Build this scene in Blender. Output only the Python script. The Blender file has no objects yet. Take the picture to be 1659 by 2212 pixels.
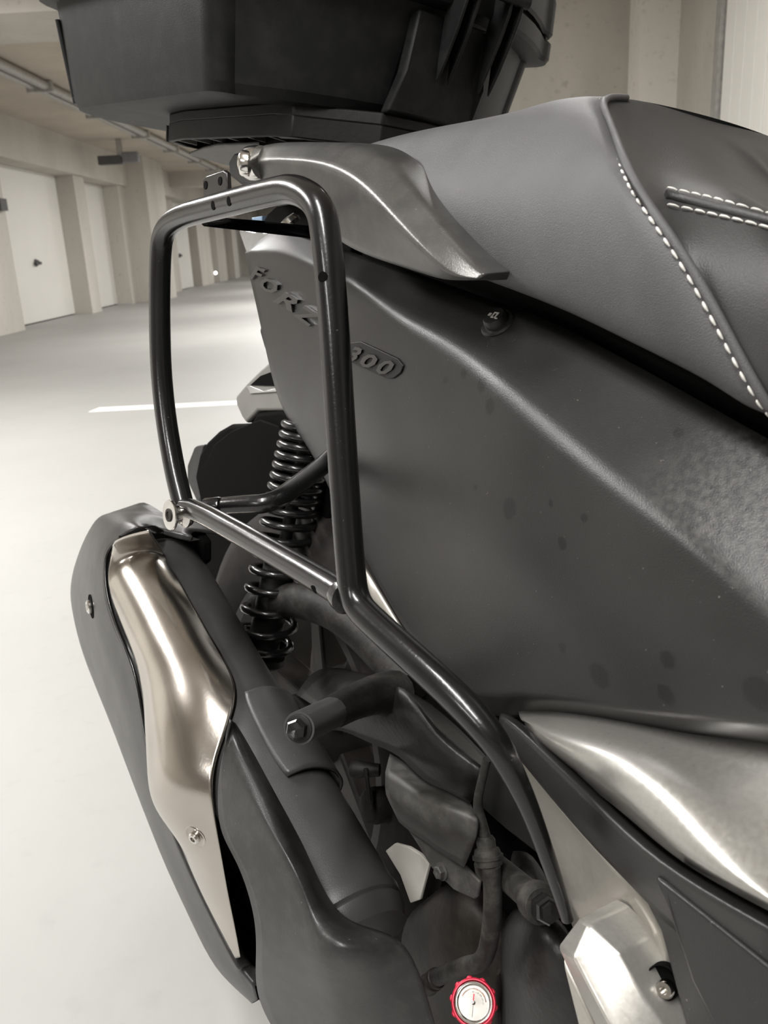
import bpy, bmesh, math, random
import numpy as np
from mathutils import Vector, Matrix
from mathutils.bvhtree import BVHTree
random.seed(4)
sc = bpy.context.scene
COL = sc.collection

# ------------------------------------------------------------------ camera
W_, H_ = 1659., 2212.
FP = 1850.                       # focal length in pixels
CX, CY = W_/2, H_/2
CH = .83                         # camera height, m
def _n(v):
    v = np.array(v, float); return v/np.linalg.norm(v)
_zc = -_n((300, -5935, FP)); _y = np.array((810-CX, -(529-CY), FP)); _yc = _n(_y-_zc*_y.dot(_zc)); _xc = np.cross(_zc, _yc)
CM = np.array([_xc, _yc, _zc])   # camera (right, up, ahead) -> world; corridor runs along world +Y
cam_d = bpy.data.cameras.new('camera'); cam = bpy.data.objects.new('camera', cam_d); COL.objects.link(cam)
cam_d.sensor_fit = 'VERTICAL'; cam_d.sensor_height = 36; cam_d.lens = FP/H_*36
cam_d.clip_start = .02
cam_d.dof.use_dof = True; cam_d.dof.focus_distance = .64; cam_d.dof.aperture_fstop = 17
_R, _U, _A = (Vector(CM @ np.array(a, float)) for a in ((1,0,0),(0,1,0),(0,0,1)))
cam.matrix_world = Matrix(((_R.x,_U.x,-_A.x,0),(_R.y,_U.y,-_A.y,0),(_R.z,_U.z,-_A.z,CH),(0,0,0,1)))
sc.camera = cam

# ------------------------------------------------------------------ light and exposure
wd = bpy.data.worlds.new('world'); sc.world = wd; wd.use_nodes = True
wd.node_tree.nodes['Background'].inputs[0].default_value = (.9,.86,.80,1)
wd.node_tree.nodes['Background'].inputs[1].default_value = .15
vs = sc.view_settings; vs.view_transform = 'Standard'; vs.look = 'None'; vs.gamma = 1; vs.exposure = 0.46; vs.use_curve_mapping = False
sc.cycles.use_denoising = True; sc.cycles.max_bounces = 8; sc.cycles.sample_clamp_indirect = 6
def area(name, loc, sx, sy, power, col=(1,.985,.955), rot=(0,0,0)):
    d = bpy.data.lights.new(name, 'AREA'); d.shape = 'RECTANGLE'; d.size = sx; d.size_y = sy; d.energy = power; d.color = col
    o = bpy.data.objects.new(name, d); COL.objects.link(o); o.location = loc; o.rotation_euler = rot
    return o
# unseen lamps assumed under the ceiling, some added to brighten seat and right door
LAMPS = [(-2.5, 1.7, 125), (-.5, -.7, 60), (.7, 3.3, 26), (-2.35, -2.6, 40), (-2.35, 4.3, 70), (-1.3, 9.4, 95), (-1.3, 14, 120), (-1.3, 19.6, 105), (-1.3, 25, 105), (-1.3, 31, 80)]
for i, (x, y, p) in enumerate(LAMPS):
    area('assumed_lamp', (x, y, 2.5), .6 if i == 0 else .16, 1.8, p)

# ------------------------------------------------------------------ scooter frame: x forward, y left, z up (leaning on its side stand)
PSI, LEAN = math.radians(34), math.radians(7)
FV = np.array((math.sin(PSI), -math.cos(PSI), 0)); _l = np.array((math.cos(PSI), math.sin(PSI), 0)); _zz = np.array((0,0,1.))
UV = _zz*math.cos(LEAN)+_l*math.sin(LEAN); LV = _l*math.cos(LEAN)-_zz*math.sin(LEAN)
CW = np.array((0,0,CH)); ORG = _l*((.518-CH*math.sin(LEAN))/math.cos(LEAN))
SM = Matrix(((FV[0],LV[0],UV[0],ORG[0]),(FV[1],LV[1],UV[1],ORG[1]),(FV[2],LV[2],UV[2],ORG[2]),(0,0,0,1)))
CL = np.array(((CW-ORG).dot(FV), (CW-ORG).dot(LV), (CW-ORG).dot(UV)))      # camera in scooter coordinates
def ray(px, py):
    r = CM @ np.array((px-CX, -(py-CY), FP))/FP
    return np.array((r.dot(FV), r.dot(LV), r.dot(UV)))
def P(px, py, lat):                # measured point of the photograph at a known distance right of the centre plane -> scooter coordinates
    r = ray(px, py); t = (-lat-CL[1])/r[1]
    return Vector(CL+r*t)
def PL(pts): return [P(*p) for p in pts]

# ------------------------------------------------------------------ materials
def new_mat(name):
    m = bpy.data.materials.new(name); m.use_nodes = True
    return m, m.node_tree, m.node_tree.nodes['Principled BSDF']
def mat(name, col, rough=.5, metal=0., var=.15, scale=30., bump=0., bscale=200., dust=0., dust_col=(.45,.43,.39), dscale=60., spec=.5, coat=0., streak=None, specks=0.):
    m, nt, b = new_mat(name); N, L = nt.nodes, nt.links
    tc = N.new('ShaderNodeTexCoord')
    n1 = N.new('ShaderNodeTexNoise'); n1.inputs['Scale'].default_value = scale; n1.inputs['Detail'].default_value = 5; 
    if streak:
        mp = N.new('ShaderNodeMapping'); mp.inputs['Scale'].default_value = streak; L.new(tc.outputs['Object'], mp.inputs[0]); L.new(mp.outputs[0], n1.inputs['Vector'])
    else: L.new(tc.outputs['Object'], n1.inputs['Vector'])
    ramp = N.new('ShaderNodeMapRange'); ramp.inputs[1].default_value = .3; ramp.inputs[2].default_value = .7; ramp.inputs[3].default_value = 1-var; ramp.inputs[4].default_value = 1+var
    L.new(n1.outputs[0], ramp.inputs[0])
    mul = N.new('ShaderNodeVectorMath'); mul.operation = 'SCALE'; mul.inputs[0].default_value = col; L.new(ramp.outputs[0], mul.inputs['Scale'])
    out = mul.outputs[0]
    if dust:
        n2 = N.new('ShaderNodeTexNoise'); n2.inputs['Scale'].default_value = dscale; n2.inputs['Detail'].default_value = 8; n2.inputs['Roughness'].default_value = .7; L.new(tc.outputs['Object'], n2.inputs['Vector'])
        r2 = N.new('ShaderNodeMapRange'); r2.inputs[1].default_value = .45; r2.inputs[2].default_value = .8; r2.inputs[4].default_value = dust; L.new(n2.outputs[0], r2.inputs[0])
        mx = N.new('ShaderNodeMix'); mx.data_type = 'RGBA'; L.new(r2.outputs[0], mx.inputs[0]); L.new(out, mx.inputs[6]); mx.inputs[7].default_value = (*dust_col, 1); out = mx.outputs[2]
    if specks:
        v = N.new('ShaderNodeTexNoise'); v.inputs['Scale'].default_value = 420; v.inputs['Detail'].default_value = 2; L.new(tc.outputs['Object'], v.inputs['Vector'])
        r3 = N.new('ShaderNodeMapRange'); r3.inputs[1].default_value = .74; r3.inputs[2].default_value = .78; r3.inputs[4].default_value = specks; L.new(v.outputs[0], r3.inputs[0])
        mx = N.new('ShaderNodeMix'); mx.data_type = 'RGBA'; L.new(r3.outputs[0], mx.inputs[0]); L.new(out, mx.inputs[6]); mx.inputs[7].default_value = (*dust_col, 1); out = mx.outputs[2]
    L.new(out, b.inputs['Base Color'])
    rr = N.new('ShaderNodeMapRange'); rr.inputs[3].default_value = max(.02, rough-.06); rr.inputs[4].default_value = min(1, rough+.06); L.new(n1.outputs[0], rr.inputs[0]); L.new(rr.outputs[0], b.inputs['Roughness'])
    b.inputs['Metallic'].default_value = metal; b.inputs['Specular IOR Level'].default_value = spec
    b.inputs['Coat Weight'].default_value = coat
    if bump:
        nb = N.new('ShaderNodeTexNoise'); nb.inputs['Scale'].default_value = bscale; nb.inputs['Detail'].default_value = 3; L.new(tc.outputs['Object'], nb.inputs['Vector'])
        bp = N.new('ShaderNodeBump'); bp.inputs['Strength'].default_value = bump; bp.inputs['Distance'].default_value = .001; L.new(nb.outputs[0], bp.inputs['Height']); L.new(bp.outputs[0], b.inputs['Normal'])
    return m
def emit(name, col, s):
    m, nt, b = new_mat(name); b.inputs['Base Color'].default_value = (*col,1); b.inputs['Emission Color'].default_value = (*col,1); b.inputs['Emission Strength'].default_value = s
    return m
M = dict(
    cover=mat('matte_black_plastic', (.013,.0129,.0125), .34, var=.1, scale=25, bump=.15, bscale=1400, specks=.2, spec=.42),
    casep=mat('case_black_plastic', (.0095,.0099,.0104), .5, var=.1, scale=18, bump=.3, bscale=1200, dust=.03, dscale=35, spec=.2),
    dark=mat('dark_plastic', (.006,.006,.006), .5, var=.15, bump=.15, spec=.3),
    black=mat('pure_black_plastic', (.003,.003,.003), .8, spec=.04),
    gloss=mat('black_powder_coat', (.006,.006,.0062), .24, var=.1, bump=.08, bscale=500, specks=.12, coat=.25),
    seat=mat('grey_black_vinyl', (.083,.083,.0865), .52, var=.08, scale=40, bump=.5, bscale=1700, specks=.2),
    seat2=mat('smooth_vinyl', (.035,.035,.035), .45, var=.08, scale=30, bump=.3, bscale=1500),
    thread=mat('white_thread', (.72,.70,.66), .7, var=.1, scale=300),
    rail=mat('satin_graphite_paint', (.085,.084,.081), .33, metal=.55, var=.12, scale=40, bump=.12, bscale=700, dust=.10, dscale=50, specks=.3),
    steel=mat('brushed_stainless', (.52,.485,.445), .2, metal=1, var=.12, scale=14, streak=(1,1,1), bump=.05, bscale=300, specks=.35),
    chrome=mat('bright_steel', (.75,.73,.70), .18, metal=1, var=.1, scale=60),
    silver2=mat('silver_side_paint', (.36,.35,.33), .30, metal=.75, var=.05, scale=400, coat=.15),
    silver=mat('silver_paint', (.50,.485,.455), .34, metal=.7, var=.05, scale=400, coat=.2),
    beige=mat('champagne_silver_paint', (.36,.343,.31), .36, metal=.5, var=.05, scale=300),
    can=mat('matte_black_muffler', (.05,.0495,.049), .42, metal=.2, var=.12, scale=30, bump=.12, bscale=900, specks=.2),
    muffc=mat('muffler_cover_black', (.019,.019,.0187), .36, spec=.45, var=.1, scale=25, bump=.12, bscale=900, specks=.2, dust=.05),
    cast=mat('dusty_black_casting', (.008,.0078,.0075), .42, spec=.4, var=.3, scale=30, bump=.4, bscale=180, dust=.15, dust_col=(.11,.10,.085), dscale=40, specks=.3),
    castd=mat('dusty_grey_casting', (.011,.0103,.0093), .6, spec=.3, var=.3, scale=30, bump=.5, bscale=160, dust=.3, dust_col=(.11,.10,.085), dscale=30, specks=.3),
    brown=mat('dirty_crankcase', (.017,.0138,.0108), .55, spec=.3, metal=.1, var=.3, scale=18, bump=.3, bscale=120, dust=.2, dust_col=(.2,.17,.14), dscale=25),
    rubber=mat('dusty_rubber', (.018,.017,.015), .62, spec=.3, var=.2, bump=.3, bscale=300, dust=.35, dust_col=(.18,.17,.15), dscale=60),
    tyre=mat('dusty_tyre_rubber', (.012,.0105,.009), .75, spec=.25, var=.2, bump=.3, bscale=150, dust=.2, dust_col=(.07,.055,.045)),
    rim=mat('wheel_alloy', (.04,.036,.032), .55, metal=.3, var=.2, dust=.25, dust_col=(.09,.08,.065)),
    shield=mat('grey_heat_shield', (.05,.0485,.045), .5, spec=.35, metal=.1, var=.15, bump=.1, dust=.12, specks=.3),
    red=mat('red_anodised', (.55,.02,.05), .35, metal=.35, var=.08),
    white=mat('white_dial', (.92,.91,.89), .35, var=.03),
    grey=mat('grey_plastic', (.16,.155,.145), .5, var=.1),
    lens=mat('clear_lens', (.28,.28,.275), .12, var=.1, coat=1),
    cream=mat('floor_gap_cream', (.74,.71,.65), .6, var=.08, dust=.1, dust_col=(.3,.22,.15), dscale=90),
    blue=mat('pale_blue_plastic', (.30,.45,.65), .4),
    orange=mat('orange_print', (.8,.25,.08), .5),
)

# ------------------------------------------------------------------ mesh helpers
def tag(o, label=None, cat=None, group=None, kind=None):
    for k, v in (('label',label),('category',cat),('group',group),('kind',kind)):
        if v: o[k] = v
    return o
BASE = Vector((0,0,0))
def link_mesh(name, verts, faces, m, parent=None, smooth=True, sub=0, bevel=0., seg=2, solid=0., crease=None, angle=35, fix=True):
    me = bpy.data.meshes.new(name)
    off = BASE if parent is not None else Vector((0,0,0))
    me.from_pydata([tuple(Vector(v)-off) for v in verts], [], faces)
    bm = bmesh.new(); bm.from_mesh(me)
    if crease:
        lay = bm.edges.layers.float.new('crease_edge'); bm.verts.ensure_lookup_table()
        for e in bm.edges:
            k = crease(e.verts[0].index, e.verts[1].index)
            if k: e[lay] = k
    if fix: bmesh.ops.recalc_face_normals(bm, faces=bm.faces)
    bm.to_mesh(me); bm.free()
    me.materials.append(m)
    if smooth:
        me.polygons.foreach_set('use_smooth', [True]*len(me.polygons))
        if not sub: me.set_sharp_from_angle(angle=math.radians(angle))
    o = bpy.data.objects.new(name, me); COL.objects.link(o)
    if parent is not None: o.parent = parent
    if solid:
        s = o.modifiers.new('thickness','SOLIDIFY'); s.thickness = abs(solid); s.offset = -1 if solid > 0 else 1; s.use_even_offset = False
    if bevel:
        b = o.modifiers.new('edge','BEVEL'); b.width = bevel; b.segments = seg; b.limit_method = 'ANGLE'; b.angle_limit = math.radians(25); b.harden_normals = False
    if sub:
        s = o.modifiers.new('smooth','SUBSURF'); s.levels = sub; s.render_levels = sub; s.boundary_smooth = 'PRESERVE_CORNERS'
    return o
def face_out(o):                  # make an open sheet's normals look to the rider's right (towards -y)
    me = o.data; s = sum(p.normal.y*p.area for p in me.polygons)
    if s > 0:
        me.flip_normals()
    return o
def fit(pts, crow=(), ccol=(), it=8):
    t = np.array([[tuple(p) for p in r] for r in pts], float); c = t.copy(); nr, nc = t.shape[:2]
    for _ in range(it):
        a = c.copy(); b = c.copy()
        if nr > 2:
            b[1:-1] = c[1:-1]*4/6+(c[:-2]+c[2:])/6
            for r in crow:
                if 0 < r < nr-1: b[r] = c[r]
        a = b.copy()
        if nc > 2:
            a[:,1:-1] = b[:,1:-1]*4/6+(b[:,:-2]+b[:,2:])/6
            for k in ccol:
                if 0 < k < nc-1: a[:,k] = b[:,k]
        c += (t-a)*.8
    return [[Vector(p) for p in r] for r in c]
def grid(name, rows, m, parent, sub=2, crow=None, ccol=None, solid=.003, closed=False, raw=False, bevel=0, fitted=True):
    pts = rows if raw else [PL(r) for r in rows]
    if sub and fitted: pts = fit(pts, [k for k in (crow or {}) if crow[k] > .5], [k for k in (ccol or {}) if ccol[k] > .5])
    nr, nc = len(pts), len(pts[0])
    v = [p for r in pts for p in r]
    f = [(i*nc+j, i*nc+(j+1)%nc, (i+1)*nc+(j+1)%nc, (i+1)*nc+j) for i in range(nr-1) for j in range(nc if closed else nc-1)]
    crow = crow or {}; ccol = ccol or {}
    def cr(a, b):
        ra, rb, ca, cb = a//nc, b//nc, a%nc, b%nc
        if ra == rb and ra in crow: return crow[ra]
        if ca == cb and ca in ccol: return ccol[ca]
        return 0
    o = link_mesh(name, v, f, m, parent, sub=sub, crease=cr if (crow or ccol) else None, bevel=bevel)
    if not closed: face_out(o)
    if solid:
        s = o.modifiers.new('thickness','SOLIDIFY'); s.thickness = solid; s.offset = -1; s.use_even_offset = False
    return o
def plate(name, pts, thick, m, parent, bevel=.0015, seg=2, raw=False, dirn=(0,1,0), smooth=True):
    a = [Vector(p) for p in pts] if raw else PL(pts)
    n = len(a); d = Vector(dirn)*thick
    v = a+[p+d for p in a]
    f = [tuple(range(n)), tuple(range(2*n-1, n-1, -1))]+[(i, i+n, (i+1)%n+n, (i+1)%n) for i in range(n)]
    return link_mesh(name, v, f, m, parent, bevel=bevel, seg=seg, smooth=smooth)
def chaikin(pts, k=2):
    pts = [np.array(p, float) for p in pts]
    for _ in range(k):
        q = [pts[0]]
        for a, b in zip(pts[:-1], pts[1:]):
            q += [a*.75+b*.25, a*.25+b*.75]
        q.append(pts[-1]); pts = q
    return pts
def sweep_vf(path, rad, n=12, caps=True, flat=None):
    path = [Vector(p) for p in path]; N = len(path)
    if not hasattr(rad, '__len__'): rad = [rad]*N
    T = [(path[min(i+1,N-1)]-path[max(i-1,0)]).normalized() for i in range(N)]
    up = Vector((0,1,0)) if abs(T[0].y) < .9 else Vector((0,0,1))
    u = (up-T[0]*up.dot(T[0])).normalized(); v, f = [], []
    for i in range(N):
        u = (u-T[i]*u.dot(T[i])).normalized(); w = T[i].cross(u)
        su = flat[i] if flat else 1
        for k in range(n):
            a = 2*math.pi*k/n
            v.append(path[i]+(u*math.cos(a)*su+w*math.sin(a))*rad[i])
    for i in range(N-1):
        for k in range(n):
            f.append((i*n+k, i*n+(k+1)%n, (i+1)*n+(k+1)%n, (i+1)*n+k))
    if caps: f += [tuple(range(n-1,-1,-1)), tuple((N-1)*n+k for k in range(n))]
    return v, f
def sweep(name, path, rad, m, parent, n=14, caps=True, flat=None):
    v, f = sweep_vf(path, rad, n, caps, flat)
    return link_mesh(name, v, f, m, parent, angle=50)
def tube(name, pts, r, m, parent, k=3, raw=False, n=16):       # pts (px, py, lat[, r]); rounded at the corners
    q = []
    for p in pts:
        v = Vector(p[:3]) if raw else P(*p[:3]); q.append((*v, p[3] if len(p) > 3 else r))
    q = chaikin(q, k)
    return sweep(name, [c[:3] for c in q], [c[3] for c in q], m, parent, n)
def lathe(name, a, axis, prof, m, parent, n=20, rough_n=None, angle=35, cap=True):    # prof: (distance along axis, radius)
    a = Vector(a); t = Vector(axis).normalized()
    up = Vector((0,0,1)) if abs(t.z) < .9 else Vector((1,0,0))
    u = (up-t*up.dot(t)).normalized(); w = t.cross(u); v, f = [], []
    for d, r in prof:
        for k in range(n):
            an = 2*math.pi*k/n; rr = r
            if rough_n and k % rough_n == 0: rr = r*1.0
            v.append(a+t*d+(u*math.cos(an)+w*math.sin(an))*max(rr, 1e-5))
    for i in range(len(prof)-1):
        for k in range(n): f.append((i*n+k, i*n+(k+1)%n, (i+1)*n+(k+1)%n, (i+1)*n+k))
    f += [tuple(range(n-1,-1,-1))]+([tuple((len(prof)-1)*n+k for k in range(n))] if cap else [])
    return link_mesh(name, v, f, m, parent, angle=angle)
def thing(name, label, cat, base=(0,0,0), group=None):
    global BASE
    BASE = Vector(base); o = bpy.data.objects.new(name, None); COL.objects.link(o); o.empty_display_size = .1
    mw = SM.copy(); mw.translation = SM @ BASE; o.matrix_world = mw
    return tag(o, label, cat, group)
RIGHT = Vector((0,-1,0))
def bvh(o):
    dg = bpy.context.evaluated_depsgraph_get(); dg.update()
    return BVHTree.FromObject(o, dg)
def hit(tree, px, py):
    d = Vector(ray(px, py)).normalized()
    loc, nor, _, _ = tree.ray_cast(Vector(CL)-BASE, d)
    if loc is None: return None, None
    if nor.dot(d) > 0: nor = -nor
    return loc+BASE, nor
def socket_bolt(name, a, axis, r, m, parent, depth=.004):
    a = Vector(a); ax = Vector(axis).normalized()
    o = lathe(name, a, ax, [(0,r),(depth*.7,r),(depth,r*.8),(depth,r*.45),(depth*.3,r*.42),(depth*.3,0)], m, parent, 18)
    return o
def hex_bolt(name, a, axis, r, h, m, parent):
    a = Vector(a); ax = Vector(axis).normalized()
    o = lathe(name, a, ax, [(0,r*1.35),(h*.25,r*1.35),(h*.3,r)], m, parent, 18)
    v, f = [], []
    return lathe(name, a, ax, [(h*.25,r),(h*.9,r),(h,r*.85),(h,r*.55),(h*.85,0)], m, parent, 6, angle=20)

# ------------------------------------------------------------------ setting: garage lane
def wbox(name, x0, x1, y0, y1, z0, z1, m, parent=None, bevel=0., kind='structure'):
    v = [(x,y,z) for x in (x0,x1) for y in (y0,y1) for z in (z0,z1)]
    f = [(0,1,3,2),(4,6,7,5),(0,4,5,1),(2,3,7,6),(0,2,6,4),(1,5,7,3)]
    global BASE
    BASE = Vector((0,0,0))
    o = link_mesh(name, v, f, m, parent, smooth=False, bevel=bevel)
    if kind and parent is None: o['kind'] = kind
    return o
def concrete(name, col, var=.2, scale=1.2, rough=.85, stain=.25):
    m, nt, b = new_mat(name); N, L = nt.nodes, nt.links
    tc = N.new('ShaderNodeTexCoord'); mp = N.new('ShaderNodeMapping'); mp.inputs['Scale'].default_value = (1,1,.35); L.new(tc.outputs['Object'], mp.inputs[0])
    n1 = N.new('ShaderNodeTexNoise'); n1.inputs['Scale'].default_value = scale; n1.inputs['Detail'].default_value = 9; n1.inputs['Roughness'].default_value = .6; L.new(mp.outputs[0], n1.inputs['Vector'])
    n2 = N.new('ShaderNodeTexNoise'); n2.inputs['Scale'].default_value = 22; n2.inputs['Detail'].default_value = 4; L.new(tc.outputs['Object'], n2.inputs['Vector'])
    r1 = N.new('ShaderNodeMapRange'); r1.inputs[1].default_value = .3; r1.inputs[2].default_value = .7; r1.inputs[3].default_value = 1-var; r1.inputs[4].default_value = 1+var; L.new(n1.outputs[0], r1.inputs[0])
    r2 = N.new('ShaderNodeMapRange'); r2.inputs[1].default_value = .6; r2.inputs[2].default_value = .8; r2.inputs[3].default_value = 1; r2.inputs[4].default_value = 1-stain; L.new(n2.outputs[0], r2.inputs[0])
    mu = N.new('ShaderNodeMath'); mu.operation = 'MULTIPLY'; L.new(r1.outputs[0], mu.inputs[0]); L.new(r2.outputs[0], mu.inputs[1])
    s = N.new('ShaderNodeVectorMath'); s.operation = 'SCALE'; s.inputs[0].default_value = col; L.new(mu.outputs[0], s.inputs['Scale']); L.new(s.outputs[0], b.inputs['Base Color'])
    b.inputs['Roughness'].default_value = rough
    bp = N.new('ShaderNodeBump'); bp.inputs['Strength'].default_value = .15; bp.inputs['Distance'].default_value = .005; L.new(n2.outputs[0], bp.inputs['Height']); L.new(bp.outputs[0], b.inputs['Normal'])
    return m
C_WALL = concrete('grey_beige_concrete', (.41,.385,.345))
C_PIL = concrete('pale_concrete', (.50,.475,.435), var=.12)
C_CEIL = concrete('ceiling_concrete', (.46,.41,.345), var=.12)
C_FLOOR = concrete('painted_floor_concrete', (.325,.321,.31), var=.06, scale=.9, rough=.55, stain=.08)
C_DOOR = mat('white_door_paint', (.70,.685,.65), .5, var=.02, scale=2)
C_LINE = mat('white_line_paint', (.85,.84,.82), .6, var=.04)
C_DARK = mat('dark_grey_metal', (.07,.07,.07), .6)
C_GALV = mat('galvanised_grey', (.38,.37,.35), .45, metal=.4)
YE = 36.
wbox('floor', -8, 6, -5, YE, -.1, 0, C_FLOOR)
wbox('ceiling', -8, 6, -5, YE, 2.62, 2.8, C_CEIL)
wbox('wall_far', -8, 6, YE, YE+.2, 0, 2.62, C_WALL)
wbox('wall_back', -8, 6, -5.2, -5, 0, 2.62, C_WALL)
wbox('wall_left', -5.4, -4.98, -5, YE, 0, 2.62, C_WALL)
wbox('trim_1', -4.98, -4.55, -5, 23.9, 2.1, 2.62, C_PIL)                  # lintel band over the garage doors
def door(n, y0, y1, h, kn):
    global BASE
    BASE = Vector((0,0,0))
    e = bpy.data.objects.new('door_%d' % n, None); COL.objects.link(e); e.location = (-4.9,(y0+y1)/2,0); e['kind'] = 'structure'
    yc = (y0+y1)/2; hw = (y1-y0)/2
    v = [(x,y,z) for x in (-.05,0) for y in (-hw,hw) for z in (.015,h)]
    f = [(0,1,3,2),(4,6,7,5),(0,4,5,1),(2,3,7,6),(0,2,6,4),(1,5,7,3)]
    link_mesh('leaf', v, f, C_DOOR, e, smooth=False, bevel=.006)
    lathe('handle', (0,kn-yc,.83), (1,0,0), [(0,.05),(.02,.05),(.03,.035),(.05,.035),(.06,.02)], C_DARK, e, 12)
    v = [(x,y,z) for x in (.03,.06) for y in (kn-yc-.09,kn-yc+.09) for z in (.80,.84)]
    link_mesh('handle_bar', v, f, C_DARK, e, smooth=False)
door(1, 11.9, 14.25, 2.1, 12.9)
door(2, 14.75, 16.65, 2.1, 15.35)
door(5, 1.2, 3.7, 2.1, 2.2)  # this and the next door are unseen, added for the shield's reflection
door(6, 4.3, 6.8, 2.1, 5.2)
door(3, 21.6, 23.75, 2.1, 22.4)
for x1, y0, y1, zt, m in ((-4.6,9.4,11.4,2.1,C_PIL),(-4.62,14.25,14.75,2.1,C_PIL),(-4.62,16.65,17.1,2.1,C_PIL),(-4.22,17.1,18.6,2.62,C_PIL),(-4.75,20.9,21.6,2.1,C_PIL),(-4.75,24.2,26.0,2.62,C_PIL),(-4.75,27.0,28.4,2.62,C_PIL),(-4.75,30.,31.,2.62,C_PIL)):
    wbox('pillar', -4.98, x1, y0, y1, 0, zt, m)
wbox('pillar', -4.98, -4.55, 33, 36, 0, 2.62, C_WALL)
wbox('beam', -4.98, 6, 20.6, 21.2, 2.3, 2.62, C_PIL)
wbox('beam', -4.98, .6, 6.2, 7.0, 2.36, 2.62, C_PIL)
wbox('beam', -4.98, 6, 28.6, 29.2, 2.3, 2.62, C_WALL)
# right side: pillar, wall and the ribbed garage door
wbox('wall_right', 1.98, 2.3, -5, 6.6, 0, 2.62, C_WALL)
wbox('wall_end', .6, 2.3, 6.3, YE, 0, 2.62, C_WALL)
wbox('pillar', 1.74, 1.98, 6.02, 6.3, 0, 2.62, concrete('lit_face_concrete', (.66,.63,.58), var=.06))  # brightness of the lit pillar face put into a paler concrete
d4 = bpy.data.objects.new('door_4', None); COL.objects.link(d4); d4.location = (1.98,3.55,0); d4['kind'] = 'structure'
pv = [(x,y,z) for x in (-.035,-.005) for y in (-.066,.066) for z in (.03,2.3)]
pf = [(0,1,3,2),(4,6,7,5),(0,4,5,1),(2,3,7,6),(0,2,6,4),(1,5,7,3)]
BASE = Vector((0,0,0))
p0 = link_mesh('panel', pv, pf, C_DOOR, d4, smooth=False, bevel=.004); p0.location = (0,1.55,0)
for k in range(1, 22):
    c = p0.copy(); COL.objects.link(c); c.parent = d4; c.location = (0,1.55-.14*k,0)
link_mesh('leaf', [(x,y,z) for x in (-.022,-.004) for y in (-1.6,1.62) for z in (.03,2.3)], pf, C_DOOR, d4, smooth=False)
link_mesh('frame', [(x,y,z) for x in (-.06,0) for y in (1.63,1.70) for z in (0,2.35)], pf, C_GALV, d4, smooth=False)
link_mesh('frame', [(x,y,z) for x in (-.03,0) for y in (1.70,1.73) for z in (0,2.35)], pf, C_DARK, d4, smooth=False)
# floor marking
def wpoly(name, pts, m, label, cat):
    n = len(pts); v = [(x,y,.0005) for x, y in pts]+[(x,y,.003) for x, y in pts]
    f = [tuple(range(n-1,-1,-1)), tuple(range(n,2*n))]+[(i,(i+1)%n,(i+1)%n+n,i+n) for i in range(n)]
    return tag(link_mesh(name, v, f, m, smooth=False), label, cat)
wpoly('parking_line', [(-1.68,4.86),(.8,4.86),(.8,4.99),(-1.66,4.99)], C_LINE, 'white parking line painted across the pale concrete floor behind the scooter', 'line')
# conduits along the ceiling
cd = bpy.data.objects.new('ceiling_conduit', None); COL.objects.link(cd); cd.location = (-3.35,14,2.62); tag(cd, 'pair of grey conduits with clamps running along the garage ceiling', 'conduit')
BASE = Vector((0,0,0))
for dx, dz, r in ((-.11,-.05,.035),(.03,-.05,.045)):
    sweep('conduit_tube', [(dx,-16,dz),(dx,20,dz)], r, C_GALV, cd, 12)
v0 = [(x,y,z) for x in (-.17,.1) for y in (-.03,.03) for z in (-.115,0)]
c0 = link_mesh('clamp', v0, pf, C_GALV, cd, smooth=False, bevel=.01); c0.location = (0,-6.3,0)
for k, y in enumerate((-4.2,-2.3,-.2,1.8,3.8,5.6)):
    c = c0.copy(); COL.objects.link(c); c.parent = cd; c.location = (0,y,0)
# hanging sign box
hb = bpy.data.objects.new('hanging_sign_box', None); COL.objects.link(hb); hb.location = (-3.95,14.6,2.62); tag(hb, 'small dark box hanging on a bracket under the ceiling before the left doors', 'sign')
link_mesh('bracket', [(x,y,z) for x in (-.03,.05) for y in (-.04,.04) for z in (-.26,0)], pf, C_GALV, hb, smooth=False, bevel=.005)
link_mesh('box', [(x,y,z) for x in (-.34,.02) for y in (-.06,.06) for z in (-.37,-.24)], pf, C_DARK, hb, smooth=False, bevel=.01)
link_mesh('junction_box', [(x,y,z) for x in (.04,.30) for y in (-.06,.06) for z in (-.36,-.20)], pf, mat('mid_grey_box', (.17,.17,.18), .5), hb, smooth=False, bevel=.02)
wb = wbox('lock_box', -4.6, -4.52, 11.1, 11.3, 1.46, 1.6, C_DARK, kind=None); tag(wb, 'small black box fixed to the pillar left of the nearest white door', 'box')
LG = emit('bright_spot_glow', (1,.97,.9), 5)  # the two low reflectors glow too, in place of the light they return
for (x, y, z, lab) in ((-4.78,20.8,2.1,'small round lamp glowing high on the far left wall'),(-4.80,20.85,.43,'small round reflector shining low on the pillar beside the third white door'),(-4.70,26.05,.29,'tiny bright reflector low on the farthest pale pillar of the left wall')):
    tag(lathe('wall_bright_spot', (x,y,z), (.3,-1,0), [(0,.04),(.02,.045),(.04,.03),(.045,.0)], LG, None, 12), lab, 'lamp')

# ------------------------------------------------------------------ THE SCOOTER
S = thing('motor_scooter', 'matte black and silver motor scooter with stitched grey seat and stainless muffler shield', 'scooter', (-.45,0,0))

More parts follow.
